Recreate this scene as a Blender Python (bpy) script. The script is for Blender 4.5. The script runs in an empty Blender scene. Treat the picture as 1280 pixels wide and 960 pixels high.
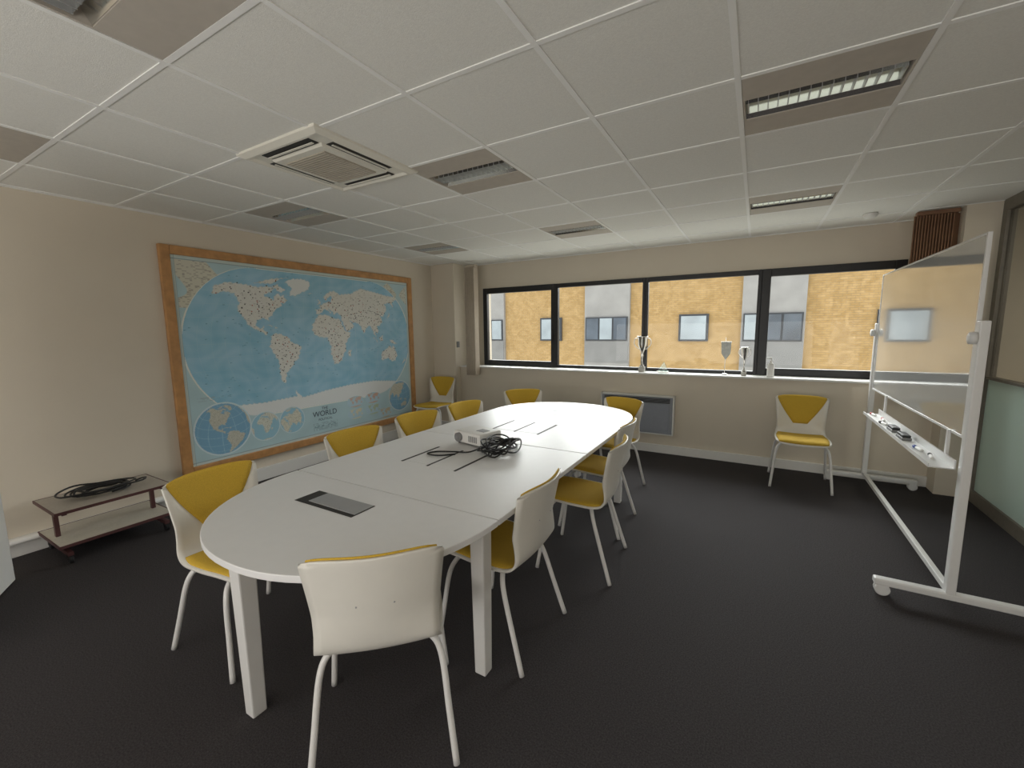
import bpy, math, random
import numpy as np
from mathutils import Vector, Matrix
random.seed(4)
COL=bpy.context.scene.collection
# ---------------------------------------------------------------- materials
MATS={}
def mat(name,color,rough=.6,var=0.0,scale=20,bump=0.0,bscale=200,metal=0.0,coat=0.0,emit=None,spec=.5,sheen=0.0):
    if name in MATS: return MATS[name]
    m=bpy.data.materials.new(name); m.use_nodes=True; nt=m.node_tree; b=nt.nodes['Principled BSDF']
    b.inputs['Base Color'].default_value=(*color,1); b.inputs['Roughness'].default_value=rough
    b.inputs['Metallic'].default_value=metal; b.inputs['Coat Weight'].default_value=coat
    b.inputs['Coat Roughness'].default_value=.03
    b.inputs['Specular IOR Level'].default_value=spec
    tc=nt.nodes.new('ShaderNodeTexCoord')
    n=nt.nodes.new('ShaderNodeTexNoise'); n.inputs['Scale'].default_value=scale; n.inputs['Detail'].default_value=4
    nt.links.new(tc.outputs['Object'],n.inputs['Vector'])
    r=nt.nodes.new('ShaderNodeValToRGB')
    r.color_ramp.elements[0].position=.3; r.color_ramp.elements[1].position=.7
    r.color_ramp.elements[0].color=(*[c*(1-var) for c in color],1)
    r.color_ramp.elements[1].color=(*[min(1,c*(1+var)) for c in color],1)
    nt.links.new(n.outputs['Fac'],r.inputs[0]); nt.links.new(r.outputs[0],b.inputs['Base Color'])
    if bump:
        n2=nt.nodes.new('ShaderNodeTexNoise'); n2.inputs['Scale'].default_value=bscale; n2.inputs['Detail'].default_value=3
        nt.links.new(tc.outputs['Object'],n2.inputs['Vector'])
        bp=nt.nodes.new('ShaderNodeBump'); bp.inputs['Strength'].default_value=bump; bp.inputs['Distance'].default_value=.004
        nt.links.new(n2.outputs['Fac'],bp.inputs['Height']); nt.links.new(bp.outputs[0],b.inputs['Normal'])
    if emit: b.inputs['Emission Color'].default_value=(*emit[0],1); b.inputs['Emission Strength'].default_value=emit[1]
    MATS[name]=m; return m
def brickmat():
    m=bpy.data.materials.new('tan_brick'); m.use_nodes=True; nt=m.node_tree; b=nt.nodes['Principled BSDF']; b.inputs['Roughness'].default_value=.9
    tc=nt.nodes.new('ShaderNodeTexCoord'); mp=nt.nodes.new('ShaderNodeMapping'); mp.inputs['Rotation'].default_value=(math.radians(90),0,0)
    nt.links.new(tc.outputs['Object'],mp.inputs['Vector'])
    br=nt.nodes.new('ShaderNodeTexBrick'); br.inputs['Color1'].default_value=(.46,.305,.135,1); br.inputs['Color2'].default_value=(.40,.255,.10,1); br.inputs['Mortar'].default_value=(.34,.24,.12,1)
    br.inputs['Scale'].default_value=1; br.inputs['Brick Width'].default_value=.22; br.inputs['Row Height'].default_value=.075; br.inputs['Mortar Size'].default_value=.010
    nt.links.new(mp.outputs[0],br.inputs['Vector'])
    n=nt.nodes.new('ShaderNodeTexNoise'); n.inputs['Scale'].default_value=1.8; n.inputs['Detail'].default_value=8; n.inputs['Distortion'].default_value=2.6; nt.links.new(tc.outputs['Object'],n.inputs['Vector'])
    r=nt.nodes.new('ShaderNodeValToRGB'); r.color_ramp.elements[0].position=.38; r.color_ramp.elements[1].position=.62; r.color_ramp.elements[0].color=(.90,.89,.86,1); r.color_ramp.elements[1].color=(1.08,1.09,1.12,1)
    mx=nt.nodes.new('ShaderNodeMix'); mx.data_type='RGBA'; mx.blend_type='MULTIPLY'; mx.inputs[0].default_value=1
    nt.links.new(n.outputs['Fac'],r.inputs[0]); nt.links.new(br.outputs['Color'],mx.inputs[6]); nt.links.new(r.outputs[0],mx.inputs[7]); nt.links.new(mx.outputs[2],b.inputs['Base Color'])
    return m
def glassmat(name,tint=(1,1,1),base=.03,graz=.6,rough=0.0):
    m=bpy.data.materials.new(name); m.use_nodes=True; nt=m.node_tree; nt.nodes.clear()
    o=nt.nodes.new('ShaderNodeOutputMaterial'); mx=nt.nodes.new('ShaderNodeMixShader'); t=nt.nodes.new('ShaderNodeBsdfTransparent')
    g=nt.nodes.new('ShaderNodeBsdfGlossy'); lw=nt.nodes.new('ShaderNodeLayerWeight'); lw.inputs[0].default_value=.5
    pw=nt.nodes.new('ShaderNodeMath'); pw.operation='POWER'; pw.inputs[1].default_value=4
    ma=nt.nodes.new('ShaderNodeMath'); ma.operation='MULTIPLY_ADD'; ma.inputs[1].default_value=graz; ma.inputs[2].default_value=base
    nt.links.new(lw.outputs['Facing'],pw.inputs[0]); nt.links.new(pw.outputs[0],ma.inputs[0])
    t.inputs[0].default_value=(*tint,1); g.inputs['Roughness'].default_value=rough
    nt.links.new(ma.outputs[0],mx.inputs[0]); nt.links.new(t.outputs[0],mx.inputs[1]); nt.links.new(g.outputs[0],mx.inputs[2]); nt.links.new(mx.outputs[0],o.inputs[0])
    return m
def panemat():  # pale green pane, part diffuse, part translucent, a little gloss
    m=bpy.data.materials.new('pale_green_glass'); m.use_nodes=True; nt=m.node_tree; nt.nodes.clear()
    o=nt.nodes.new('ShaderNodeOutputMaterial'); d=nt.nodes.new('ShaderNodeBsdfDiffuse'); t=nt.nodes.new('ShaderNodeBsdfTranslucent'); g=nt.nodes.new('ShaderNodeBsdfGlossy')
    n=nt.nodes.new('ShaderNodeTexNoise'); n.inputs['Scale'].default_value=1.5
    r=nt.nodes.new('ShaderNodeValToRGB'); r.color_ramp.elements[0].color=(.70,.82,.76,1); r.color_ramp.elements[1].color=(.76,.88,.82,1); nt.links.new(n.outputs['Fac'],r.inputs[0])
    nt.links.new(r.outputs[0],d.inputs[0]); nt.links.new(r.outputs[0],t.inputs[0]); g.inputs['Roughness'].default_value=.12
    a=nt.nodes.new('ShaderNodeMixShader'); a.inputs[0].default_value=.45; b=nt.nodes.new('ShaderNodeMixShader'); b.inputs[0].default_value=.14
    nt.links.new(d.outputs[0],a.inputs[1]); nt.links.new(t.outputs[0],a.inputs[2]); nt.links.new(a.outputs[0],b.inputs[1]); nt.links.new(g.outputs[0],b.inputs[2]); nt.links.new(b.outputs[0],o.inputs[0])
    return m
M_wall=mat('cream_paint',(.70,.63,.52),.85,.015,3,.12,120)
M_white=mat('white_paint',(.80,.79,.76),.5,.01)
M_carpet=mat('charcoal_carpet',(.050,.045,.047),.85,.42,170,.8,420,spec=.25)
M_tile=mat('ceiling_tile',(.85,.845,.80),.95,.04,150,.25,260,spec=.2)
M_bar=mat('ceiling_bar',(.93,.93,.91),.6,.01)
M_black=mat('black_frame',(.012,.012,.013),.4,.1)
M_tabletop=mat('table_laminate',(.80,.795,.79),.38,.01)
M_tedge=mat('table_metal_white',(.76,.75,.73),.35,.01)
M_shell=mat('chair_shell_white',(.76,.735,.67),.35,.01)
M_leg=mat('chair_leg_white',(.78,.77,.75),.3,.01)
M_yel=mat('yellow_fabric',(.62,.40,.04),.85,.12,300,.4,700)
M_wood=mat('map_frame_wood',(.50,.26,.10),.4,.2,12)
M_beige=mat('fixture_beige',(.52,.475,.415),.6,.04)
M_ac=mat('ac_cream',(.80,.775,.69),.5,.01)
M_acg=mat('ac_grille',(.46,.42,.35),.6,.05)
M_dark=mat('dark_slot',(.03,.028,.025),.6,.1)
M_chrome=mat('polished_metal',(.80,.80,.78),.15,.01,metal=1)
M_steel=mat('grey_metal',(.42,.42,.43),.35,.03,metal=.3)
M_silver=mat('trophy_silver',(.70,.69,.66),.2,.02,metal=1)
M_board=mat('whiteboard_surface',(.56,.57,.56),.07,.005,coat=1.0,spec=.8)
M_alu=mat('white_powder_coat',(.80,.80,.79),.35,.01)
M_rubber=mat('black_rubber',(.015,.015,.016),.5,.1)
M_heat=mat('heater_grey',(.32,.34,.38),.5,.03)
M_brown=mat('brown_blind',(.26,.14,.08),.8,.1)
M_blindb=mat('beige_blind',(.50,.43,.34),.8,.04)
M_trolley=mat('trolley_brown',(.10,.04,.04),.45,.1)
M_shelf=mat('trolley_laminate',(.66,.62,.53),.5,.05,60)
M_shelft=mat('trolley_top_laminate',(.44,.40,.35),.5,.05,60)
M_brick=brickmat()
M_conc=mat('grey_concrete',(.31,.305,.30),.9,.1,2)
M_concd=mat('dark_concrete',(.22,.22,.22),.9,.1,2)
M_pane=mat('facade_pane',(.33,.38,.42),.2,.15,1.5)
M_paned=mat('facade_pane_dark',(.08,.10,.13),.2,.3,1.5)
M_facfr=mat('facade_window_frame',(.04,.045,.055),.5,.1)
M_green=panemat()
M_taupe=mat('taupe_wall',(.36,.33,.27),.8,.05,2)
M_glass=glassmat('window_glass',(.97,.98,.97),.01,.5)
M_glassd=glassmat('partition_glass',(.70,.69,.65),.06,.6)
M_red=mat('red_plastic',(.6,.04,.03),.4)
M_blue=mat('blue_plastic',(.04,.08,.4),.4)
M_proj=mat('projector_white',(.76,.75,.72),.4,.01)
M_grey=mat('grey_plastic',(.22,.22,.22),.5)
M_clear=glassmat('award_glass',(.75,.85,.82),.1,.7)
# ---------------------------------------------------------------- helpers
def mk(name,v,f,m=None,parent=None,smooth=False,loc=(0,0,0),kind=None,label=None,rotz=0):
    me=bpy.data.meshes.new(name); me.from_pydata([tuple(p) for p in v],[],f); me.update()
    if smooth:
        me.polygons.foreach_set('use_smooth',[True]*len(me.polygons))
    o=bpy.data.objects.new(name,me); COL.objects.link(o); o.location=loc; o.rotation_euler[2]=rotz
    if m: me.materials.append(m)
    if parent: o.parent=parent
    if kind: o['kind']=kind
    if label: o['label']=label
    return o
def empty(name,loc,label,cat,rotz=0,group=None):
    o=bpy.data.objects.new(name,None); o.empty_display_size=.1; COL.objects.link(o); o.location=loc; o.rotation_euler[2]=rotz
    o['label']=label; o['category']=cat
    if group: o['group']=group
    return o
def thing(o,label,cat,group=None):
    o['label']=label;o['category']=cat
    if group:o['group']=group
    return o
def bx(x0,x1,y0,y1,z0,z1):
    v=[(x0,y0,z0),(x1,y0,z0),(x1,y1,z0),(x0,y1,z0),(x0,y0,z1),(x1,y0,z1),(x1,y1,z1),(x0,y1,z1)]
    f=[(0,3,2,1),(4,5,6,7),(0,1,5,4),(1,2,6,5),(2,3,7,6),(3,0,4,7)]
    return v,f
def join(parts):
    V=[];F=[]
    for v,f in parts:
        n=len(V); V+=list(v); F+=[tuple(i+n for i in q) for q in f]
    return V,F
def bevel(o,w=.004,seg=2):
    b=o.modifiers.new('bevel','BEVEL'); b.width=w; b.segments=seg; b.limit_method='ANGLE'; return o
def box(name,dims,m,parent=None,bev=0,**k):
    v,f=bx(*dims); o=mk(name,v,f,m,parent,**k)
    if bev: bevel(o,bev)
    return o
def catmull(P,n=6):
    P=[Vector(p) for p in P]
    if len(P)<3: return P
    Q=[P[0]*2-P[1]]+P+[P[-1]*2-P[-2]]; out=[]
    for i in range(1,len(Q)-2):
        a,b,c,d=Q[i-1:i+3]
        for k in range(n):
            t=k/n
            out.append(.5*((2*b)+(-a+c)*t+(2*a-5*b+4*c-d)*t*t+(-a+3*b-3*c+d)*t**3))
    out.append(P[-1]); return out
def tube(P,r,seg=10,n=6,smooth=True):
    P=catmull(P,n) if smooth else [Vector(p) for p in P]
    V=[];F=[]; T0=(P[1]-P[0]).normalized()
    up=Vector((0,0,1)) if abs(T0.z)<.9 else Vector((1,0,0))
    N=(up-T0*up.dot(T0)).normalized()
    for i,p in enumerate(P):
        T=(P[min(i+1,len(P)-1)]-P[max(i-1,0)])
        if T.length<1e-9: T=T0
        T=T.normalized(); N=(N-T*N.dot(T)); N=N.normalized() if N.length>1e-6 else Vector((1,0,0)); B=T.cross(N)
        rr=r(i/(len(P)-1)) if callable(r) else r
        for k in range(seg):
            a=2*math.pi*k/seg; V.append(p+N*math.cos(a)*rr+B*math.sin(a)*rr)
    for i in range(len(P)-1):
        for k in range(seg):
            F.append((i*seg+k,i*seg+(k+1)%seg,(i+1)*seg+(k+1)%seg,(i+1)*seg+k))
    F.append(tuple(reversed(range(seg)))); F.append(tuple((len(P)-1)*seg+k for k in range(seg)))
    return V,F
def lathe(prof,seg=24,c=(0,0,0),axis='z'):
    V=[];F=[]
    for r,z in prof:
        for k in range(seg):
            a=2*math.pi*k/seg; x,y=r*math.cos(a),r*math.sin(a)
            p=(x,y,z) if axis=='z' else ((z,x,y) if axis=='x' else (x,z,y))
            V.append((p[0]+c[0],p[1]+c[1],p[2]+c[2]))
    for i in range(len(prof)-1):
        for k in range(seg): F.append((i*seg+k,i*seg+(k+1)%seg,(i+1)*seg+(k+1)%seg,(i+1)*seg+k))
    F.append(tuple(reversed(range(seg)))); F.append(tuple((len(prof)-1)*seg+k for k in range(seg)))
    return V,F
def textmesh(body,size,loc,rot,m,parent,name='title_lettering',align='CENTER'):
    cu=bpy.data.curves.new('txt','FONT'); cu.body=body; cu.size=size; cu.align_x=align
    t=bpy.data.objects.new('txt',cu); COL.objects.link(t); bpy.context.view_layer.update()
    me=bpy.data.meshes.new_from_object(t.evaluated_get(bpy.context.evaluated_depsgraph_get()))
    bpy.data.objects.remove(t)
    me.materials.clear(); me.materials.append(m)
    o=bpy.data.objects.new(name,me); COL.objects.link(o); o.location=loc; o.rotation_euler=rot
    if parent:o.parent=parent
    return o
def copytree(o,loc,rotz=None,**props):
    c=o.copy(); COL.objects.link(c); c.location=loc
    if rotz is not None: c.rotation_euler[2]=rotz
    for ch in o.children:
        d=ch.copy(); d.parent=c; COL.objects.link(d)
        for g in ch.children:
            e=g.copy(); e.parent=d; COL.objects.link(e)
    for k,v in props.items(): c[k]=v
    return c
# ---------------------------------------------------------------- room shell
XL,XR,YF,YB,ZC=-4.32,1.65,5.45,-2.0,2.47
S='structure'
box('floor',(XL-.2,3.2,YB-.1,5.7,-.1,0),M_carpet,kind=S)
box('wall_left',(XL-.15,XL,YB,5.6,0,2.75),M_wall,kind=S)
box('wall_back',(XL,3.1,YB-.15,YB,0,2.75),M_wall,kind=S)
SILL=.965; WT=2.11; WX0,WX1=-3.60,1.20
v,f=join([bx(XL,3.1,5.2,5.62,0,SILL-.02),bx(XL,3.1,YF,5.62,WT,2.75),bx(XL,WX0,YF,5.62,SILL-.02,WT),bx(WX1,3.1,YF,5.62,SILL-.02,WT)])
mk('wall_far',v,f,M_wall,kind=S)
box('wall_corner',(XL,-3.9,5.08,5.45,0,2.6),M_wall,kind=S)
box('wall_pillar',(1.44,1.72,5.0,5.45,0,2.6),M_wall,kind=S)
box('wall_right',(XR,XR+.1,YB,3.3,0,2.75),M_wall,kind=S)
box('wall_corridor',(3.05,3.15,YB,5.6,0,2.75),M_taupe,kind=S)
box('trim_1',(-3.9,1.44,5.16,5.44,SILL-.02,SILL),M_white,kind=S,bev=.003)
box('ceiling',(XL-.1,3.15,YB-.1,5.6,2.66,2.75),M_tile,kind=S)  # unseen slab above the tiles, added to block light
GX0,GX,GY0,GY=-.118,.594,.822,.597
FIX=[(i,j) for i in (-6,-3,0) for j in (-1,2,5)]
ACC=(-4,1)
cells=[]
for i in range(-9,7):
    for j in range(-6,9):
        x0=max(GX0+i*GX,XL);x1=min(GX0+(i+1)*GX,3.05);y0=max(GY0+j*GY,YB);y1=min(GY0+(j+1)*GY,YF)
        if x1-x0<.01 or y1-y0<.01 or (i,j) in FIX or (i,j)==ACC: continue
        cells.append(bx(x0+.001,x1-.001,y0+.001,y1-.001,ZC,ZC+.015))
v,f=join(cells); mk('ceiling.001',v,f,M_tile,kind=S)
bars=[]
for i in range(-8,6):
    x=GX0+i*GX
    if XL<x<3: bars.append(bx(x-.011,x+.011,YB,YF,ZC-.005,ZC+.012))
for j in range(-5,8):
    y=GY0+j*GY
    if YB<y<YF: bars.append(bx(XL,3.05,y-.011,y+.011,ZC-.004,ZC+.012))
bars.append(bx(XL,XL+.02,YB,YF,ZC-.006,ZC+.01)); bars.append(bx(XL,3.05,YF-.02,YF,ZC-.006,ZC+.01))
v,f=join(bars); mk('trim_2',v,f,M_bar,kind=S)
box('baseboard_left',(XL,XL+.03,YB,5.08,0,.13),M_white,kind=S,bev=.004)
mk('baseboard_left.001',*tube([(XL+.055,.3,.115),(XL+.055,1.7,.115)],.02,smooth=False),M_white,kind=S,smooth=True)
box('baseboard_far',(-3.9,1.44,5.175,5.2,0,.10),M_white,kind=S,bev=.004)
box('baseboard_corner',(XL,-3.88,5.055,5.08,0,.10),M_white,kind=S,bev=.004)
pf=[bx(XR-.0,XR+.06,3.3,5.0,0,.10),bx(XR,XR+.06,3.3,5.0,ZC-.09,ZC),bx(XR,XR+.06,4.93,5.0,.1,ZC-.09),bx(XR,XR+.06,3.3,3.37,.1,ZC-.09),bx(XR,XR+.06,3.3,5.0,1.05,1.07)]
v,f=join(pf); p=mk('window_5',v,f,mat('partition_frame',(.17,.15,.12),.5,.1),kind=S)
box('glass_pane',(XR+.02,XR+.03,3.37,4.93,1.07,ZC-.09),M_glassd,p)
box('lower_pane',(XR+.02,XR+.03,3.37,4.93,.10,1.05),M_green,p)
bays=[(-3.60,-2.41,.07,True),(-2.41,-1.21,.035,False),(-1.21,.02,.035,False),(.02,1.20,.085,True)]
WY0,WY1=5.40,5.46
for n,(a,b,w,op) in enumerate(bays):
    parts=[bx(a,a+w,WY0,WY1,SILL,WT),bx(b-w,b,WY0,WY1,SILL,WT),bx(a+w,b-w,WY0,WY1,SILL,SILL+(.08 if op else .04)),bx(a+w,b-w,WY0,WY1,WT-(.08 if op else .055),WT)]
    v,f=join(parts); o=mk('window_%d'%(n+1),v,f,M_black,kind=S); bevel(o,.005)
    box('glass_pane',(a+w*.8,b-w*.8,5.435,5.44,SILL+.03,WT-.03),M_glass,o)
    if op: mk('window_handle',*join([bx(b-w*.7,b-w*.4,5.375,5.40,1.42,1.48),bx(b-w*.7,b-w*.4,5.365,5.38,1.34,1.48)]),M_black,o)
d=Vector((.875,-.48,0)).normalized(); nrm=Vector((-d.y,d.x,0))
c0=Vector((-3.88,.575,0)); V=[]
for z in (.008,2.05):
    for t,s in ((0,0),(.9,0),(.9,-.04),(0,-.04)): V.append(c0+d*t+nrm*s+Vector((0,0,z)))
dr=mk('door_1',V,[(0,1,2,3),(4,7,6,5),(0,4,5,1),(1,5,6,2),(2,6,7,3),(3,7,4,0)],M_white,kind=S); bevel(dr,.003)
hp=c0+d*.08
mk('door_handle',*tube([hp+nrm*.0+Vector((0,0,1.03)),hp+nrm*.05+Vector((0,0,1.03)),hp+nrm*.055+d*.04+Vector((0,0,1.03)),hp+nrm*.055+d*.12+Vector((0,0,1.03))],.009),M_chrome,dr,smooth=True)
# ---------------------------------------------------------------- building across
by=17.0
B=empty('office_building',(0,by,-5),'tan brick office building with grey concrete bays','building')
def bb(name,x0,x1,y0,y1,z0,z1,m,par=B,**k): return box(name,(x0,x1,y0,y1,z0+5,z1+5),m,par,**k)
bb('brick_wall',-22,12,.15,4,-5,3.36,M_brick)
bb('roof_coping',-22.1,12.1,.05,.6,3.36,3.43,M_conc)
k=0
for x0 in (-17.85,-12.05,-6.26,-.49,5.3):
    bb('concrete_bay',x0,x0+1.86,0,.2,-5,3.32,M_conc)
    w=bb('window',x0+.06,x0+1.8,-.06,.0,1.0,1.95,M_facfr)
    for q in range(3):
        bb('window_pane',x0+.11+q*.57,x0+.11+q*.57+.5,-.09,-.06,1.05,1.90,M_paned if (q+k)%3 else M_pane,w)
    bb('spandrel_panel',x0+.03,x0+1.83,-.04,.0,.1,.98,M_concd)
    w=bb('window',x0+3.70,x0+4.72,.05,.15,.98,1.98,M_facfr)
    bb('window_pane',x0+3.78,x0+4.64,.02,.05,1.05,1.91,M_pane,w)
    k+=1
# ---------------------------------------------------------------- world map
def pip(px,py,poly):
    ins=np.zeros(px.shape,bool); n=len(poly)
    for i in range(n):
        x1,y1=poly[i];x2,y2=poly[(i+1)%n]
        if y1==y2: continue
        c=((y1>py)!=(y2>py))&(px<(x2-x1)*(py-y1)/(y2-y1)+x1); ins^=c
    return ins
LANDS=[[(-168,66),(-156,71),(-128,70),(-110,68),(-95,70),(-82,68),(-85,63),(-94,59),(-90,57),(-82,55),(-79,52),(-78,58),(-76,62),(-68,59),(-64,60),(-57,53),(-60,50),(-66,49),(-64,46),(-70,43),(-74,40),(-76,35),(-81,31),(-80,25),(-83,29),(-90,30),(-97,27),(-97,20),(-91,18),(-87,21),(-88,16),(-83,14),(-83,9),(-78,8),(-85,10),(-92,14),(-105,20),(-109,24),(-114,31),(-117,33),(-124,40),(-124,48),(-135,58),(-150,60),(-160,55),(-165,61)],
[(-78,8),(-72,12),(-62,10),(-52,5),(-50,0),(-35,-6),(-39,-15),(-41,-22),(-48,-26),(-54,-34),(-62,-39),(-65,-45),(-69,-53),(-74,-52),(-73,-40),(-71,-25),(-76,-14),(-81,-5),(-78,2)],
[(-55,60),(-45,60),(-22,70),(-20,80),(-40,83),(-60,82),(-70,77),(-54,70)],
[(-6,36),(10,37),(20,32),(33,31),(37,20),(43,12),(51,12),(47,3),(40,-5),(40,-15),(35,-22),(32,-29),(25,-34),(18,-34),(12,-18),(13,-8),(9,0),(8,4),(-5,5),(-13,9),(-17,15),(-16,23),(-10,30)],
[(44,-16),(50,-14),(49,-25),(44,-24)],
[(-9,43),(-9,37),(-2,37),(3,42),(8,44),(12,43),(16,38),(18,40),(13,45),(19,42),(23,36),(27,40),(36,36),(35,31),(39,21),(44,12),(55,17),(59,23),(50,29),(57,26),(66,25),(72,20),(77,8),(80,14),(89,22),(95,16),(98,8),(103,1),(101,12),(106,9),(109,14),(106,20),(114,22),(121,29),(119,37),(126,35),(127,39),(135,44),(141,52),(137,55),(155,59),(157,51),(163,60),(180,65),(180,69),(160,70),(140,73),(113,76),(100,78),(80,73),(68,69),(45,67),(40,66),(30,71),(18,69),(5,61),(8,58),(12,56),(14,60),(20,64),(22,60),(19,55),(9,54),(3,51),(-4,48),(-1,45)],
[(-5,50),(1,51),(-2,56),(-5,58),(-4,54)],[(131,32),(136,35),(141,36),(142,44),(138,38)],
[(114,-22),(122,-18),(131,-12),(136,-12),(137,-16),(142,-11),(146,-19),(153,-27),(150,-37),(141,-38),(132,-32),(118,-35),(115,-33)],
[(172,-34),(178,-38),(168,-46),(172,-40)],[(109,2),(117,6),(117,-3),(111,-3)],[(131,-1),(141,-3),(150,-10),(138,-8)],[(95,5),(104,-2),(106,-6),(98,1)],
[(-180,-72),(-120,-74),(-60,-72),(-58,-64),(-50,-75),(0,-70),(50,-67),(110,-66),(160,-70),(180,-72),(180,-90),(-180,-90)],
[(-80,73),(-62,66),(-70,63),(-88,70)],[(-23,65),(-14,65),(-18,63.5)],[(-120,72),(-90,73),(-80,80),(-65,83),(-95,80)],[(-85,22),(-75,20),(-77,22)],[(-74,20),(-68,19),(-72,17)]]
def land(lat,lon):
    m=np.zeros(lat.shape,bool)
    jl=lon+.7*np.sin(lat*.9)+.4*np.sin(lat*2.3+lon*.3); jt=lat+.5*np.sin(lon*.8)+.3*np.sin(lon*2.1)
    for p in LANDS: m|=pip(jl,jt,p)
    return m
MY0,MY1,MZ0,MZ1=1.73,4.53,.31,2.16
NX,NZ=800,528
yy,zz=np.meshgrid(np.linspace(MY0,MY1,NX),np.linspace(MZ0,MZ1,NZ))
rng=np.random.default_rng(3)
colr=np.zeros(yy.shape+(3,)); colr[:]=(.48,.66,.70)
ns=np.sin(yy*9+np.sin(zz*7)*2)*np.sin(zz*11+np.cos(yy*5)*2)
n2=np.sin(yy*23+np.sin(zz*17)*2.5)*np.sin(zz*29+np.cos(yy*13)*2.2)
colr*= (1+.05*ns)[...,None]
X=(yy-3.14)/1.385; Y=(zz-1.395)/.73
inside=np.abs(Y)<1
w=.5+.5*np.sqrt(np.clip(1-Y**2,0,1)); ov=inside&(np.abs(X)<=w)
edge=inside&(np.abs(np.abs(X)-w)<.005)|((np.abs(np.abs(Y)-1)<.006)&(np.abs(X)<.5))
lat=Y*90; lon=X/np.maximum(w,.01)*180
oc=np.stack([.33+.04*ns+.04*n2,.60+.03*ns+.03*n2,.76+.03*ns+.02*n2],-1)
colr[ov]=oc[ov]
g=ov&((np.abs((lat+90)%15)<.5)|(np.abs((lon+180)%15)<.5)); colr[g]=colr[g]*.8+np.array((.6,.75,.78))*.2
L=land(lat,lon)&ov
n1=rng.random((NZ//7+2,NX//7+2)); n1=np.kron(n1,np.ones((7,7)))[:NZ,:NX]; n0=rng.random(yy.shape)
lc=np.stack([.73+.03*n1+.04*n0,.735+.03*n1+.04*n0,.68+.04*n1+.04*n0],-1)
colr[L]=lc[L]
ant=L&(lat<-62)|(L&(lat>58)&(lon>-75)&(lon<-15)); colr[ant]=(.80,.83,.82)
bd=L&~ant&((np.abs(np.sin(lon*.30+np.sin(lat*.3)*1.5))<.014)|(np.abs(np.sin(lat*.28+np.cos(lon*.2)*1.6))<.014)); colr[bd]=(.55,.52,.48)
tx=np.kron(rng.random((NZ//2+1,NX//5+1)),np.ones((2,5)))[:NZ,:NX]; sp_=L&~ant&(tx>.93)&(n0>.4); colr[sp_]=(.34,.33,.31)
sp2=ov&~L&(tx>.992)&(n0>.3); colr[sp2]=(.15,.35,.48)
coast=L&~(np.roll(L,1,0)&np.roll(L,-1,0)&np.roll(L,1,1)&np.roll(L,-1,1)); colr[coast]=(.48,.60,.66)
dots=np.argwhere(L&~ant&((lon<-30)|(lat<60)))
for a,b in dots[rng.integers(0,len(dots),270)]:
    c=(.02,.02,.02) if rng.random()<.85 else (.40,.1,.06)
    colr[a:a+3,b:b+3]=c
colr[edge]=(.84,.86,.80)
ul=(~ov)&(zz>1.72)&(yy<2.30)&(np.sin(yy*13+2)+np.cos(zz*15+yy*7)>-.3); colr[ul]=(.68,.67,.56)
ur=(~ov)&(zz>1.85)&(yy>4.10)&(np.sin(yy*17)+np.cos(zz*19)>.1); colr[ur]=(.66,.68,.60)
cs=(ul|ur)&(tx>.8); colr[cs]=(.45,.43,.36)
def globe(cy,cz,r,lat0,lon0,tint=None,oce=(.22,.44,.62)):
    gx=(yy-cy)/r; gy=(zz-cz)/r; rr=gx*gx+gy*gy; m=rr<1
    gz=np.sqrt(np.clip(1-rr,0,1)); l0=math.radians(lat0)
    la=np.degrees(np.arcsin(np.clip(gy*math.cos(l0)+gz*math.sin(l0),-1,1)))
    lo=(lon0+np.degrees(np.arctan2(gx,gz*math.cos(l0)-gy*math.sin(l0)))+180)%360-180
    q=land(la,lo)&m; colr[m]=oce; colr[m&(np.abs(la%20)<1.2)]=(.35,.58,.70); colr[m&(np.abs(lo%30)<1.5)]=(.35,.58,.70); colr[q]=tint or (.62,.61,.52); colr[q&(n0>.8)]=(.42,.42,.32)
    ring=(rr>.95)&(rr<1.06); colr[ring]=(.66,.78,.82)
def mini(cy,cz,hw,hh,tint,oce):
    gx=(yy-cy)/hw; gy=(zz-cz)/hh; m=(gx**2+np.abs(gy)**2.6)<1
    q=land(gy*90,np.clip(gx/np.sqrt(np.clip(1-gy**2*.7,.05,1)),-1,1)*180)&m; colr[m]=oce; colr[q]=tint
globe(2.02,.605,.245,20,-85); globe(4.30,.60,.205,15,110)
globe(2.41,.55,.145,-5,20,(.72,.74,.66),(.34,.60,.72)); globe(2.70,.56,.14,40,60,(.74,.73,.62),(.34,.60,.72))
for cy,cz,tn in ((3.54,.63,(.68,.50,.40)),(3.82,.64,(.68,.44,.34)),(3.54,.48,(.74,.70,.52)),(3.82,.49,(.50,.60,.42)),(4.02,.41,(.62,.54,.38))): mini(cy,cz,.125,.068,tn,(.50,.68,.76))
lg=(np.abs(yy-3.10)<.16)&(zz>.37)&(zz<.46)&((zz*90)%1<.4)&(tx>.35); colr[lg]=(.18,.28,.34)
lg=(np.abs(yy-1.90)<.07)&(zz>.88)&(zz<.92)&((zz*80)%1<.4)&(tx>.3); colr[lg]=(.35,.45,.50)
bord=(yy<MY0+.035)|(yy>MY1-.035)|(zz<MZ0+.03)|(zz>MZ1-.03); colr[bord]=(.60,.70,.68)
ln=((np.abs(yy-MY0-.035)<.003)|(np.abs(yy-MY1+.035)<.003)|(np.abs(zz-MZ0-.03)<.003)|(np.abs(zz-MZ1+.03)<.003)); colr[ln]=(.30,.40,.42)
for cy in (MY0+(MY1-MY0)/3,MY0+(MY1-MY0)*2/3):
    q=np.abs(yy-cy)<.002; colr[q]=colr[q]*.8+.15
ME=empty('world_map',(XL,3.13,.25),'large world map in a plain wooden frame','map')
ox,oy,oz=XL,3.13,.25
vs=np.stack([np.full(yy.size,.022),yy.ravel()-oy,zz.ravel()-oz],-1)
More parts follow.
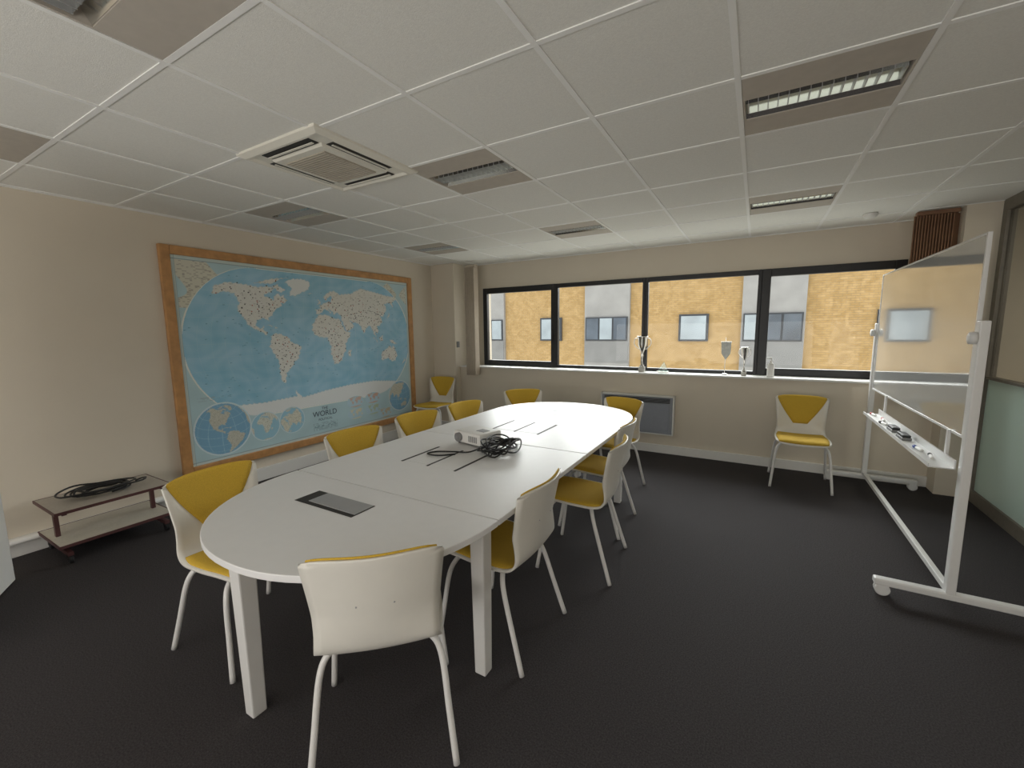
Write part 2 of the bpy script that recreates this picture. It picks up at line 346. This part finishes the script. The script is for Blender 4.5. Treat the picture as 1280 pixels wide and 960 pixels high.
idx=np.arange(NX*NZ).reshape(NZ,NX)
fc=np.stack([idx[:-1,:-1],idx[:-1,1:],idx[1:,1:],idx[1:,:-1]],-1).reshape(-1,4)
me=bpy.data.meshes.new('map_sheet'); me.vertices.add(len(vs)); me.vertices.foreach_set('co',vs.ravel())
me.loops.add(fc.size); me.loops.foreach_set('vertex_index',fc.ravel().astype(np.int32))
me.polygons.add(len(fc)); me.polygons.foreach_set('loop_start',np.arange(0,fc.size,4,dtype=np.int32)); me.polygons.foreach_set('loop_total',np.full(len(fc),4,np.int32))
me.update(calc_edges=True)
ca=me.color_attributes.new('map_ink','FLOAT_COLOR','POINT'); ca.data.foreach_set('color',np.concatenate([colr.reshape(-1,3),np.ones((yy.size,1))],1).ravel())
mm=bpy.data.materials.new('map_print'); mm.use_nodes=True; nt=mm.node_tree; bs=nt.nodes['Principled BSDF']; at=nt.nodes.new('ShaderNodeVertexColor'); at.layer_name='map_ink'
nt.links.new(at.outputs[0],bs.inputs['Base Color']); bs.inputs['Roughness'].default_value=.45; me.materials.append(mm)
so=bpy.data.objects.new('map_sheet',me); COL.objects.link(so); so.parent=ME
FY0,FY1,FZ0,FZ1=1.66-oy,4.60-oy,.24-oz,2.235-oz; fw=.075
fr=[bx(0.002,.045,FY0,FY0+fw,FZ0,FZ1),bx(0.002,.045,FY1-fw,FY1,FZ0,FZ1),bx(0.002,.045,FY0+fw,FY1-fw,FZ0,FZ0+fw),bx(0.002,.045,FY0+fw,FY1-fw,FZ1-fw,FZ1)]
o=mk('wooden_frame',*join(fr),M_wood,ME); bevel(o,.006)
box('backing_board',(.003,.018,FY0+.03,FY1-.03,FZ0+.03,FZ1-.03),M_wood,ME)
M_ink=mat('dark_ink',(.03,.05,.09),.6)
R=(math.radians(90),0,math.radians(90))
textmesh('THE',.045,(.025,3.10-oy,.61-oz),R,M_ink,ME)
textmesh('WORLD',.086,(.025,3.10-oy,.537-oz),R,M_ink,ME)
textmesh('POLITICAL',.038,(.025,3.10-oy,.485-oz),R,M_ink,ME)
# ---------------------------------------------------------------- conference table
TX=-1.515; hw=.655
T=empty('conference_table',(TX,2.37,0),'long white oval conference table with built-in cable flaps','table')
def ty(y): return y-2.37
def slab(name,out,z0,z1,m):
    n=len(out); V=[(x,y,z0) for x,y in out]+[(x,y,z1) for x,y in out]
    F=[tuple(reversed(range(n))),tuple(range(n,2*n))]+[(i,(i+1)%n,n+(i+1)%n,n+i) for i in range(n)]
    o=mk(name,V,F,m,T); bevel(o,.003,2); return o
def arc(yc,ry,sgn,n=40,e=2.15):
    pts=[]
    for k in range(n+1):
        a=math.pi*k/n; c,s=math.cos(a),math.sin(a)
        pts.append((hw*math.copysign(abs(c)**(2/e),c), ty(yc)+sgn*ry*abs(s)**(2/e)))
    return pts
slab('table_top',list(reversed(arc(1.368,.70,-1))),.714,.74,M_tabletop)
for a,b in ((1.374,2.399),(2.404,3.396)):
    slab('table_top',[(-hw,ty(a)),(hw,ty(a)),(hw,ty(b)),(-hw,ty(b))],.714,.74,M_tabletop)
slab('table_top',arc(3.402,.66,1),.714,.74,M_tabletop)
for x,y in ((-.135,.79),(.545,1.40),(-.565,1.40),(.545,3.50),(-.565,3.50),(0,3.95)):
    V,F=bx(x-.028,x+.028,ty(y)-.028,ty(y)+.028,0,.714)
    V=[((p[0]-x)*(1.25 if p[2]>.3 else 1)+x,(p[1]-ty(y))*(1.25 if p[2]>.3 else 1)+ty(y),p[2]) for p in V]
    o=mk('leg',V,F,M_tedge,T); bevel(o,.006)
box('support_rail',(-.54,.52,ty(1.36),ty(1.40),.66,.713),M_tedge,T)
box('support_rail',(-.54,.52,ty(3.46),ty(3.50),.66,.713),M_tedge,T)
box('support_rail',(-.53,-.49,ty(1.40),ty(3.46),.66,.713),M_tedge,T)
box('support_rail',(.47,.51,ty(1.40),ty(3.46),.66,.713),M_tedge,T)
f=box('cable_flap',(-.27,.11,ty(1.1),ty(1.228),.7402,.7415),M_dark,T)
box('flap_lid',(-.20,.105,ty(1.122),ty(1.224),.7415,.7445),M_steel,f,bev=.001)
def flap2(cx,cy,lx,ly):
    box('cable_flap',(cx-lx/2+.016,cx+lx/2-.016,ty(cy)-ly/2+.02,ty(cy)+ly/2-.02,.7402,.7412),M_tabletop,T)
    for xx in (cx-lx/2,cx-.008,cx+lx/2-.014):
        box('cable_slot',(xx,xx+.014,ty(cy)-ly/2,ty(cy)+ly/2,.7402,.742),M_dark,T)
flap2(-.06,1.93,.40,.34); flap2(-.02,2.86,.40,.34)
box('cable_flap',(-.20,.17,ty(3.56),ty(3.585),.7402,.7415),M_steel,T)
# ---------------------------------------------------------------- chairs
PR=[(.232,.418,.17),(.228,.434,.195),(.20,.447,.208),(.12,.449,.215),(.03,.443,.218),(-.06,.438,.216),(-.125,.436,.212),(-.172,.447,.206),(-.203,.477,.200),(-.218,.53,.196),(-.230,.60,.199),(-.243,.67,.205),(-.256,.74,.212),(-.268,.795,.217),(-.272,.817,.210)]
PRf=catmull([Vector(p) for p in PR],3); NP=len(PRf)
def sp(s,t):
    q=t*(NP-1); i=min(int(q),NP-2); u=q-i; p=PRf[i].lerp(PRf[i+1],u)
    bk=min(1,max(0,(p.y-.44)/.16)) if p.x<-.1 else 0
    y=p.x+bk*.05*s*s; z=p.y+(1-bk)*.012*s*s-(.016*abs(s)**5 if t>.93 else 0)*min(1,(t-.93)/.05 if t>.93 else 0)
    return Vector((s*p.z,y,z))
def sn(s,t):
    e=.01; a=sp(s+e,t)-sp(s-e,t); b=sp(s,min(1,t+e))-sp(s,max(0,t-e)); return a.cross(b).normalized()
def nrmv(s,t): return -sn(s,t)
def grid2(P0,P1,nc,nr):
    V=[P0(i,j) for j in range(nr+1) for i in range(nc+1)]+[P1(i,j) for j in range(nr+1) for i in range(nc+1)]
    F=[];W=nc+1;o=(nr+1)*W
    for j in range(nr):
        for i in range(nc):
            a=j*W+i; F.append((a,a+W,a+W+1,a+1)); F.append((o+a,o+a+1,o+a+W+1,o+a+W))
    for j in range(nr):
        a=j*W; F.append((a,o+a,o+a+W,a+W)); a=j*W+nc; F.append((a,a+W,o+a+W,o+a))
    for i in range(nc):
        a=i; F.append((a,a+1,o+a+1,o+a)); a=nr*W+i; F.append((a,o+a,o+a+1,a+1))
    return V,F
def shell(th=.010,nc=14,nr=44):
    return grid2(lambda i,j:sp(-1+2*i/nc,j/nr),lambda i,j:sp(-1+2*i/nc,j/nr)-nrmv(-1+2*i/nc,j/nr)*th,nc,nr)
def pad(t0,t1,wf,th,nc=14,nr=20,over=0):
    def P(i,j,side):
        b=j/nr; t=t0+(t1-t0)*b; a=-1+2*i/nc; s=a*wf(b)
        h=th*(1-abs(a)**6*.75)*(1-abs(2*b-1)**8*.75)+.001
        p=sp(s,t)+nrmv(s,t)*(h if side else .0005)
        if over: p=p+Vector((0,0,over*max(0,b-.85)/.15))
        return p
    return grid2(lambda i,j:P(i,j,0),lambda i,j:P(i,j,1),nc,nr)
def chair():
    c=empty('meeting_chair',(0,0,0),'white shell chair with yellow seat and back pads','chair',group='yellow padded meeting chairs')
    mk('seat_shell',*shell(),M_shell,c,smooth=True)
    mk('seat_cushion',*pad(.085,.50,lambda b:.93-.10*max(0,b-.75)*4*.4,.020),M_yel,c,smooth=True)
    mk('back_pad',*pad(.66,1.0,lambda b:.30+.64*min(1,math.sin(min(1,b/.92)*math.pi/2)**1.0),.014,over=.005),M_yel,c,smooth=True)
    for sx in (-1,1):
        for y0,y1,y2 in ((.13,.165,.215),(-.10,-.14,-.245)):
            mk('leg',*tube([(sx*.03,y0,.424),(sx*.12,y0,.422),(sx*.175,y0+(y1-y0)*.4,.405),(sx*.205,y1,.34),(sx*.222,(y1+y2)/2,.17),(sx*.238,y2,0.003)],.0115,seg=12),M_leg,c,smooth=True)
    box('under_frame',(-.10,.10,-.12,.15,.424,.432),M_leg,c)
    for s,t in ((-.28,.76),(.28,.76)):
        p=sp(s,t)-nrmv(s,t)*.010; mk('shell_screw',*lathe([(.0028,-.002),(.0028,.001)],8,(p.x,p.y,p.z),'y'),M_steel,c)
    return c
c0=chair()
def fdir(a): return math.radians(a-90)
CH=[(-1.165,1.03,133,'white shell chair seen from behind at the rounded table end'),
(-2.11,1.04,4,None),(-2.19,1.92,-10,None),(-2.21,2.57,-14,None),(-2.16,3.17,-14,None),(-2.13,4.02,-50,None),(-1.16,3.86,-107,None),
(-3.94,4.61,-84,'white shell chair with yellow pads in the room corner'),(.42,4.74,-90,'white shell chair with yellow pads standing alone under the window'),
(-1.05,1.69,180,None),(-.93,2.50,184,None),(-1.02,3.08,180,None)]
for n,(x,y,a,l) in enumerate(CH):
    c=c0 if n==0 else copytree(c0,(x,y,0),fdir(a))
    c.location=(x,y,0); c.rotation_euler[2]=fdir(a); c['label']=l or 'white shell chair with yellow pads pushed up to the table'
# ---------------------------------------------------------------- ceiling fixtures
def fixture():
    e=empty('ceiling_light',(0,0,0),'recessed square ceiling light with beige sides and louvre','light',group='recessed ceiling lights')
    W,H=GX-.024,GY-.024
    parts=[bx(-W/2,W/2,-H/2,-.10,.0,.01),bx(-W/2,W/2,.10,H/2,.0,.01)]
    parts+=[bx(-W/2,W/2,-.108,-.10,0.01,.09),bx(-W/2,W/2,.10,.108,0.01,.09),bx(-W/2,-W/2+.008,-.10,.10,0,.09),bx(W/2-.008,W/2,-.10,.10,0,.09),bx(-W/2,W/2,-.108,.108,.09,.1)]
    mk('light_housing',*join(parts),M_beige,e)
    lv=[]
    for k in range(15):
        x=-W/2+.02+k*(W-.04)/14; lv.append(bx(x-.0018,x+.0018,-.052,.052,.006,.036))
    mk('louvre',*join(lv),M_steel,e)
    V=[(-W/2+.01,-.098,.004),(W/2-.01,-.098,.004),(W/2-.01,-.055,.07),(-W/2+.01,-.055,.07),(-W/2+.01,-.05,.006),(W/2-.01,-.05,.006)]
    mk('reflector',[(x,y*s,z) for s in (1,-1) for x,y,z in V],[(0,1,2,3),(3,2,5,4),(6,9,8,7),(9,10,11,8)],M_chrome,e)
    mk('fluorescent_tube',*lathe([(.015,-W/2+.02),(.015,W/2-.02)],12,(0,0,.052),'x'),mat('tube_glow',(.85,.87,.82),.3,emit=((.95,1,.85),.45)),e,smooth=True)  # weak glow put in for window glare; the fittings are unlit
    return e
fx=fixture(); first=True
for i,j in FIX:
    if (i,j)==(0,-1): continue
    loc=(GX0+(i+.5)*GX,GY0+(j+.5)*GY,ZC-.003)
    if first: fx.location=loc; first=False
    else: copytree(fx,loc)
A=empty('air_conditioner',(-2.185,1.735,ZC),'square cream ceiling air conditioner with centre grille','air conditioner')
h=.335
def ring(r,z): return [(-r,-r*1.06,z),(r,-r*1.06,z),(r,r*1.06,z),(-r,r*1.06,z)]
V=ring(h,0.002)+ring(h,-.012)+ring(h-.03,-.026)+ring(.292,-.026)+ring(.280,-.014)+ring(.215,-.014)+ring(.205,-.028)+ring(.17,-.028)
F=[]
for q in range(7):
    for k in range(4): F.append((q*4+k,q*4+(k+1)%4,(q+1)*4+(k+1)%4,(q+1)*4+k))
F.append((28,29,30,31)); F.append((3,2,1,0))
mk('cassette_panel',V,F,M_ac,A)
box('intake_grille',(-.165,.165,-.175,.175,-.034,-.0285),M_acg,A)
mk('grille_slats',*join([bx(-.16,.16,y/100-.002,y/100+.002,-.038,-.0342) for y in range(-16,17,2)]),M_acg,A)
for sx,sy in ((1,0),(-1,0),(0,1),(0,-1)):
    if sx: dd=(sx*.247-.030,sx*.247+.030,-.20,.20,-.0175,-.0145); vv=(sx*.247-.004,sx*.247+.010,-.19,.19,-.026,-.022)
    else: dd=(-.20,.20,sy*.262-.030,sy*.262+.030,-.0175,-.0145); vv=(-.19,.19,sy*.262-.004,sy*.262+.010,-.026,-.022)
    a=box('air_outlet',dd,M_dark,A); box('air_vane',vv,M_ac,a)
o=mk('smoke_detector',*lathe([(.05,0),(.055,-.012),(.05,-.028),(.03,-.040),(.012,-.044)],24,(0,0,0)),M_white,smooth=True,loc=(.81,4.93,ZC)); thing(o,'small round white smoke detector on the ceiling','smoke detector')
# ---------------------------------------------------------------- heater
Hh=empty('wall_heater',(-1.22,5.2,.25),'grey electric convector heater mounted below the window','heater')
box('heater_body',(-.42,.42,-.085,-.005,0,.44),M_heat,Hh,bev=.008)
box('heater_front',(-.385,.385,-.093,-.086,.03,.36),mat('heater_front',(.30,.32,.37),.45,.03),Hh,bev=.002)
mk('heater_grille',*join([bx(-.39,.39,-.096,-.086,.37+k*.012,.376+k*.012) for k in range(5)]),M_dark,Hh)
mk('heater_rim',*join([bx(-.43,.43,-.09,-.003,.44,.455),bx(-.435,-.42,-.09,-.003,0,.455),bx(.42,.435,-.09,-.003,0,.455),bx(-.43,.43,-.09,-.003,-.012,0)]),M_white,Hh)
# ---------------------------------------------------------------- blinds
def blind(loc,w,dep,zt,zb,m,n,label,ang=50):
    e=empty('vertical_blind',loc,label,'blind')
    z0=loc[2]
    box('head_rail',(-w/2,w/2,-.03,.03,zt-z0-.03,zt-z0),m,e)
    for k in range(n):
        x=-w/2+w*(k+.5)/n; a=math.radians(ang)
        cx,cy=math.cos(a)*dep/2,math.sin(a)*dep/2; t=.003
        V=[(x-cx-t,-cy,zb-z0),(x-cx+t,-cy,zb-z0),(x+cx+t,cy,zb-z0),(x+cx-t,cy,zb-z0)]; V+=[(p[0],p[1],zt-z0-.035) for p in V]
        mk('slat',V,[(0,3,2,1),(4,5,6,7),(0,1,5,4),(1,2,6,5),(2,3,7,6),(3,0,4,7)],m,e)
    return e
blind((-3.60,5.105,.83),.18,.08,2.42,.84,M_blindb,7,'stacked beige vertical blind beside the corner column',75)
blind((1.29,5.10,.83),.27,.09,2.465,.86,M_brown,14,'stacked brown vertical blind at the window end')
o=box('wall_thermostat',(-3.899,-3.885,5.11,5.17,1.24,1.33),M_grey,bev=.003); thing(o,'small grey thermostat on the column','thermostat')
# ---------------------------------------------------------------- whiteboard
WBx=.955
W=empty('mobile_whiteboard',(WBx,3.98,0),'large glossy white revolving board on a castor frame','whiteboard')
y0,y1=-.985,.97
box('board_panel',(-.006,.006,y0+.01,y1+.02,.93,1.93),M_board,W)
v,f=join([bx(-.009,.009,y0-.003,y0+.012,.915,1.942),bx(-.009,.009,y1+.02,y1+.035,.915,1.942),bx(-.009,.009,y0+.012,y1+.02,.915,.93),bx(-.009,.009,y0+.012,y1+.02,1.93,1.942)])
bevel(mk('board_frame',v,f,M_alu,W),.002)
for y in (y0-.055,y1+.075):
    box('post',(-.020,.020,y-.024,y+.024,.08,1.515),M_alu,W,bev=.006)
    box('foot',(-.31,.38,y-.025,y+.025,.060,.097),M_alu,W,bev=.008)
    mk('pivot_knob',*lathe([(.012,0),(.03,.0),(.03,-.025),(.02,-.03)],20,(-.020,y,1.43),'x'),M_alu,W,smooth=True)
    for x in (-.27,.35):
        ws=join([lathe([(.030,-.022),(.035,-.018),(.035,-.006),(.030,-.004)],20,(x,y,.035),'y'),lathe([(.030,.004),(.035,.006),(.035,.018),(.030,.022)],20,(x,y,.035),'y'),bx(x-.012,x+.03,y-.004,y+.004,.03,.062)])
        mk('caster',*ws,M_alu,W)
box('crossbar',(-.015,.015,y0-.035,y1+.05,.085,.118),M_alu,W,bev=.004)
TZ=.745
v,f=join([bx(-.12,-.02,y0+.0,y1-.35,TZ,TZ+.006),bx(-.124,-.12,y0+.0,y1-.35,TZ,TZ+.022),bx(-.024,-.018,y0+.0,y1-.35,TZ,TZ+.05)])
mk('pen_tray',v,f,M_alu,W)
for yb in (y0+.15,y1-.5): box('tray_bracket',(-.022,-.009,yb-.012,yb+.012,TZ+.02,.93),M_alu,W)
TZ+=.0065
def pen(x,y,z,m,ang):
    e=empty('marker_pen',(x,y,z+.0095),'whiteboard marker lying on the pen tray','pen',rotz=ang,group='marker pens on the tray')
    mk('pen_barrel',*lathe([(.008,-.055),(.009,-.05),(.009,.02)],14,(0,0,0),'y'),M_white,e,smooth=True)
    mk('pen_cap',*lathe([(.0095,.02),(.0095,.055),(.006,.065)],14,(0,0,0),'y'),m,e,smooth=True)
pen(.88,4.50,TZ,M_red,.1); pen(.90,4.28,TZ,M_red,-.1); pen(.87,4.12,TZ,M_rubber,.2)
pen(.88,3.36,TZ,M_blue,.1); pen(.89,3.18,TZ,M_rubber,-.15)
def eraser(x,y):
    e=empty('board_eraser',(x,y,TZ),'black felt whiteboard eraser on the pen tray','eraser',group='board erasers on the tray')
    box('felt_pad',(-.025,.025,-.07,.07,0,.018),M_grey,e,bev=.003); box('eraser_grip',(-.022,.022,-.065,.065,.018,.035),M_rubber,e,bev=.005)
eraser(.882,3.90); eraser(.882,3.66)
# ---------------------------------------------------------------- trolley
Tr=empty('equipment_trolley',(-4.05,1.08,0),'low brown two-shelf trolley with laminate shelves on castors','trolley')
tx,tyy=.22,.31
for z,ms in ((.12,M_shelf),(.345,M_shelft)):
    s=box('shelf',(-tx,tx,-tyy,tyy,z,z+.018),ms,Tr,bev=.002)
    mk('shelf_rim',*join([bx(-tx-.006,tx+.006,-tyy-.006,-tyy,z,z+.019),bx(-tx-.006,tx+.006,tyy,tyy+.006,z,z+.019),bx(tx,tx+.006,-tyy,tyy,z,z+.019),bx(-tx-.006,-tx,-tyy,tyy,z,z+.019)]),M_trolley,s)
for sy in (-1,1):
    y=sy*(tyy-.045)
    mk('side_frame',*join([bx(-.025,.005,y-.012,y+.012,.06,.345),bx(-tx+.01,tx-.005,y-.014,y+.014,.056,.082),bx(-tx+.02,tx-.02,y-.012,y+.012,.330,.345)]),M_trolley,Tr)
    for x in (-tx+.03,tx-.025):
        mk('caster',*join([lathe([(.020,-.012),(.026,-.008),(.026,.008),(.020,.012)],16,(x,y,.026),'y'),bx(x-.012,x+.012,y-.016,y+.016,.035,.055)]),M_rubber,Tr)
P=[]; rr=random.Random(8)
for lp in range(7):
    cx,cy=rr.uniform(-.025,.025),rr.uniform(-.05,.05); r=rr.uniform(.085,.165)
    for k in range(9):
        a=2*math.pi*k/9
        P.append((cx+math.cos(a)*r*.9,cy+math.sin(a)*r*1.35,.008+.006*lp+.025*abs(math.sin(a*.5+lp))*rr.random()))
P+=[(.10,.18,.045),(.06,.25,.05),(-.02,.25,.03),(-.05,.22,.015)]
o=mk('cable_coil',*tube(P,.0062,seg=7,n=4),M_rubber,smooth=True,loc=(-4.05,1.05,.364)); thing(o,'coiled black extension cable lying on the trolley','cable')
# ---------------------------------------------------------------- projector
Pj=empty('projector',(-1.60,2.30,.742),'small white video projector on the table','projector',rotz=math.radians(-12))
box('projector_body',(-.13,.13,-.10,.10,.012,.09),M_proj,Pj,bev=.012)
mk('projector_lens',*lathe([(.030,.0),(.030,-.018),(.024,-.020),(.022,-.010)],24,(-.07,-.10,.05),'y'),M_grey,Pj,smooth=True)
mk('vent_grille',*join([bx(.02+k*.012,.026+k*.012,-.102,-.0995,.03,.07) for k in range(7)]),M_grey,Pj)
mk('control_panel',*bx(.02,.09,-.03,.03,.0901,.092),M_grey,Pj)
for x in (-.10,.10):
    for y in (-.07,.07): mk('foot',*lathe([(.01,0),(.01,.013)],10,(x,y,0)),M_rubber,Pj)
def tangle(seed,n,c,r,zr,rad,extra):
    rr=random.Random(seed); P=[]
    a=rr.random()*6
    for k in range(n):
        a+=.9+rr.random()*.5; q=.35+.65*rr.random()
        P.append((c[0]+math.cos(a)*r[0]*q,c[1]+math.sin(a)*r[1]*q,c[2]+rad+.002+zr*rr.random()*(1-.5*q)))
    return P+extra
P=tangle(5,52,(-1.365,2.20,.741),(.125,.20),.11,.0048,[(-1.50,2.08,.75),(-1.60,2.04,.747),(-1.70,1.99,.747),(-1.72,1.93,.747),(-1.64,1.93,.747),(-1.56,2.0,.747)])
o=mk('power_cable',*tube(P,.0048,seg=7,n=7),M_rubber,smooth=True); thing(o,'tangled heap of black power and video cable on the table','cable')
# ---------------------------------------------------------------- objects on the sill
ZS=SILL
def trophy(x,y,s,label,wide=1):
    e=empty('trophy_cup',(x,y,ZS),label,'trophy')
    box('plinth',(-.035*s,.035*s,-.035*s,.035*s,0,.06*s),mat('trophy_base',(.45,.44,.40),.4,.1),e,bev=.003)
    mk('cup',*lathe([(.028*s,.06*s),(.03*s,.07*s),(.010*s,.10*s),(.008*s,.17*s),(.018*s,.20*s),(.010*s,.22*s),(.03*s*wide,.27*s),(.052*s*wide,.33*s),(.058*s*wide,.42*s),(.066*s*wide,.435*s),(.055*s*wide,.43*s),(.02*s,.30*s)],24),M_silver,e,smooth=True)
    for q in (-1,1):
        mk('handle',*tube([(q*.05*s*wide,0,.41*s),(q*.09*s*wide,0,.40*s),(q*.10*s*wide,0,.34*s),(q*.06*s*wide,0,.29*s),(q*.035*s*wide,0,.275*s)],.005*s,seg=8),M_silver,e,smooth=True)
trophy(-1.20,5.28,1.0,'tall silver trophy cup with two handles on the sill',1.0)
trophy(-.10,5.28,.72,'small silver trophy cup on the window sill',.8)
e=empty('glass_award',(-.95,5.27,ZS),'small triangular clear glass award on the sill','award')
mk('award_body',[(-.06,-.012,.02),(.06,-.012,.02),(.06,.012,.02),(-.06,.012,.02),(.01,-.010,.13),(.01,.010,.13)],[(0,3,2,1),(0,1,4),(3,5,2),(0,4,5,3),(1,2,5,4)],M_clear,e)
box('award_base',(-.065,.065,-.02,.02,0,.02),M_silver,e,bev=.003)
e=empty('table_flag',(-.29,5.28,ZS),'small pale pennant hanging from a metal table stand','flag')
mk('flag_base',*lathe([(.035,0),(.035,.008),(.010,.018)],20),M_silver,e,smooth=True)
mk('flag_pole',*join([tube([(0,0,.01),(0,0,.42)],.0035,smooth=False),tube([(-.05,0,.37),(.06,0,.37)],.003,smooth=False)]),M_silver,e)
def pn(y): return [(-.045,y,.37),(.055,y,.37),(.05,y-.004,.24),(.005,y-.006,.17),(-.04,y-.004,.24)]
mk('pennant',pn(-.006)+pn(-.003),[(0,4,3,2,1),(5,6,7,8,9),(0,1,6,5),(1,2,7,6),(2,3,8,7),(3,4,9,8),(4,0,5,9)],mat('pennant_cloth',(.75,.78,.74),.8,.15,40),e)
e=empty('pump_bottle',(.15,5.27,ZS),'white pump bottle of hand gel on the sill','bottle')
mk('bottle_body',*lathe([(.032,0),(.034,.01),(.034,.12),(.028,.14),(.012,.15)],20),M_white,e,smooth=True)
mk('pump',*join([lathe([(.012,.15),(.012,.17),(.005,.17),(.005,.20)],12),bx(-.04,.008,-.008,.008,.195,.208)]),M_white,e)
# ---------------------------------------------------------------- lights & world
wd=bpy.data.worlds.new('overcast'); bpy.context.scene.world=wd; wd.use_nodes=True
nt=wd.node_tree; bg=nt.nodes['Background']; bg.inputs[1].default_value=1.22
tc=nt.nodes.new('ShaderNodeTexCoord'); sx=nt.nodes.new('ShaderNodeSeparateXYZ'); rp=nt.nodes.new('ShaderNodeValToRGB')
nt.links.new(tc.outputs['Generated'],sx.inputs[0]); nt.links.new(rp.outputs[0],bg.inputs[0])
mp=nt.nodes.new('ShaderNodeMapRange'); mp.inputs[1].default_value=-1; nt.links.new(sx.outputs['Z'],mp.inputs[0]); nt.links.new(mp.outputs[0],rp.inputs[0])
rp.color_ramp.elements[0].position=.46; rp.color_ramp.elements[0].color=(1.15,1.13,1.04,1); rp.color_ramp.elements[1].position=.52; rp.color_ramp.elements[1].color=(.95,.97,1,1)
s=bpy.data.lights.new('sky_light','SUN'); s.energy=9; s.angle=math.radians(80); s.color=(.98,1,1)
so=bpy.data.objects.new('sky_light',s); COL.objects.link(so)
so.rotation_euler=Vector((.12,-1,-.36)).to_track_quat('-Z','Y').to_euler()
ar=bpy.data.lights.new('rear_fill','AREA'); ar.shape='RECTANGLE'; ar.size=5; ar.size_y=1.6; ar.energy=66; ar.color=(1,.975,.94)  # added fill behind the camera, stands for no lamp in the room
ao=bpy.data.objects.new('rear_fill',ar); COL.objects.link(ao); ao.location=(-1.3,-1.9,1.3); ao.rotation_euler=Vector((0,1,.32)).to_track_quat('-Z','Y').to_euler()
cl=bpy.data.lights.new('corridor_fill','AREA'); cl.size=.8; cl.energy=26  # added lamp out of view, brightens the corridor behind the glass
cc=bpy.data.objects.new('corridor_fill',cl); COL.objects.link(cc); cc.location=(2.4,3.4,2.45)
pt=bpy.data.lights.new('window_portal','AREA'); pt.shape='RECTANGLE'; pt.size=4.8; pt.size_y=1.15; pt.cycles.is_portal=True
po=bpy.data.objects.new('window_portal',pt); COL.objects.link(po); po.location=(-1.2,5.6,1.54); po.rotation_euler=Vector((0,-1,0)).to_track_quat('-Z','Y').to_euler()
# ---------------------------------------------------------------- camera
yaw,p,r=math.radians(29.96),math.radians(7.36),math.radians(-0.69)
fwv=Vector((-math.sin(yaw)*math.cos(p),math.cos(yaw)*math.cos(p),-math.sin(p))); rt=Vector((math.cos(yaw),math.sin(yaw),0)); up=rt.cross(fwv)
r2=rt*math.cos(r)+up*math.sin(r); u2=-rt*math.sin(r)+up*math.cos(r)
M=Matrix((r2,u2,-fwv)).transposed().to_4x4(); M.translation=Vector((0,0,1.5))
cd=bpy.data.cameras.new('camera'); cd.sensor_width=36; cd.lens=528.5/1280*36; cd.clip_start=.05
co=bpy.data.objects.new('camera',cd); COL.objects.link(co); co.matrix_world=M; bpy.context.scene.camera=co
bpy.context.scene.view_settings.view_transform='Standard'
bpy.context.scene.view_settings.exposure=.42
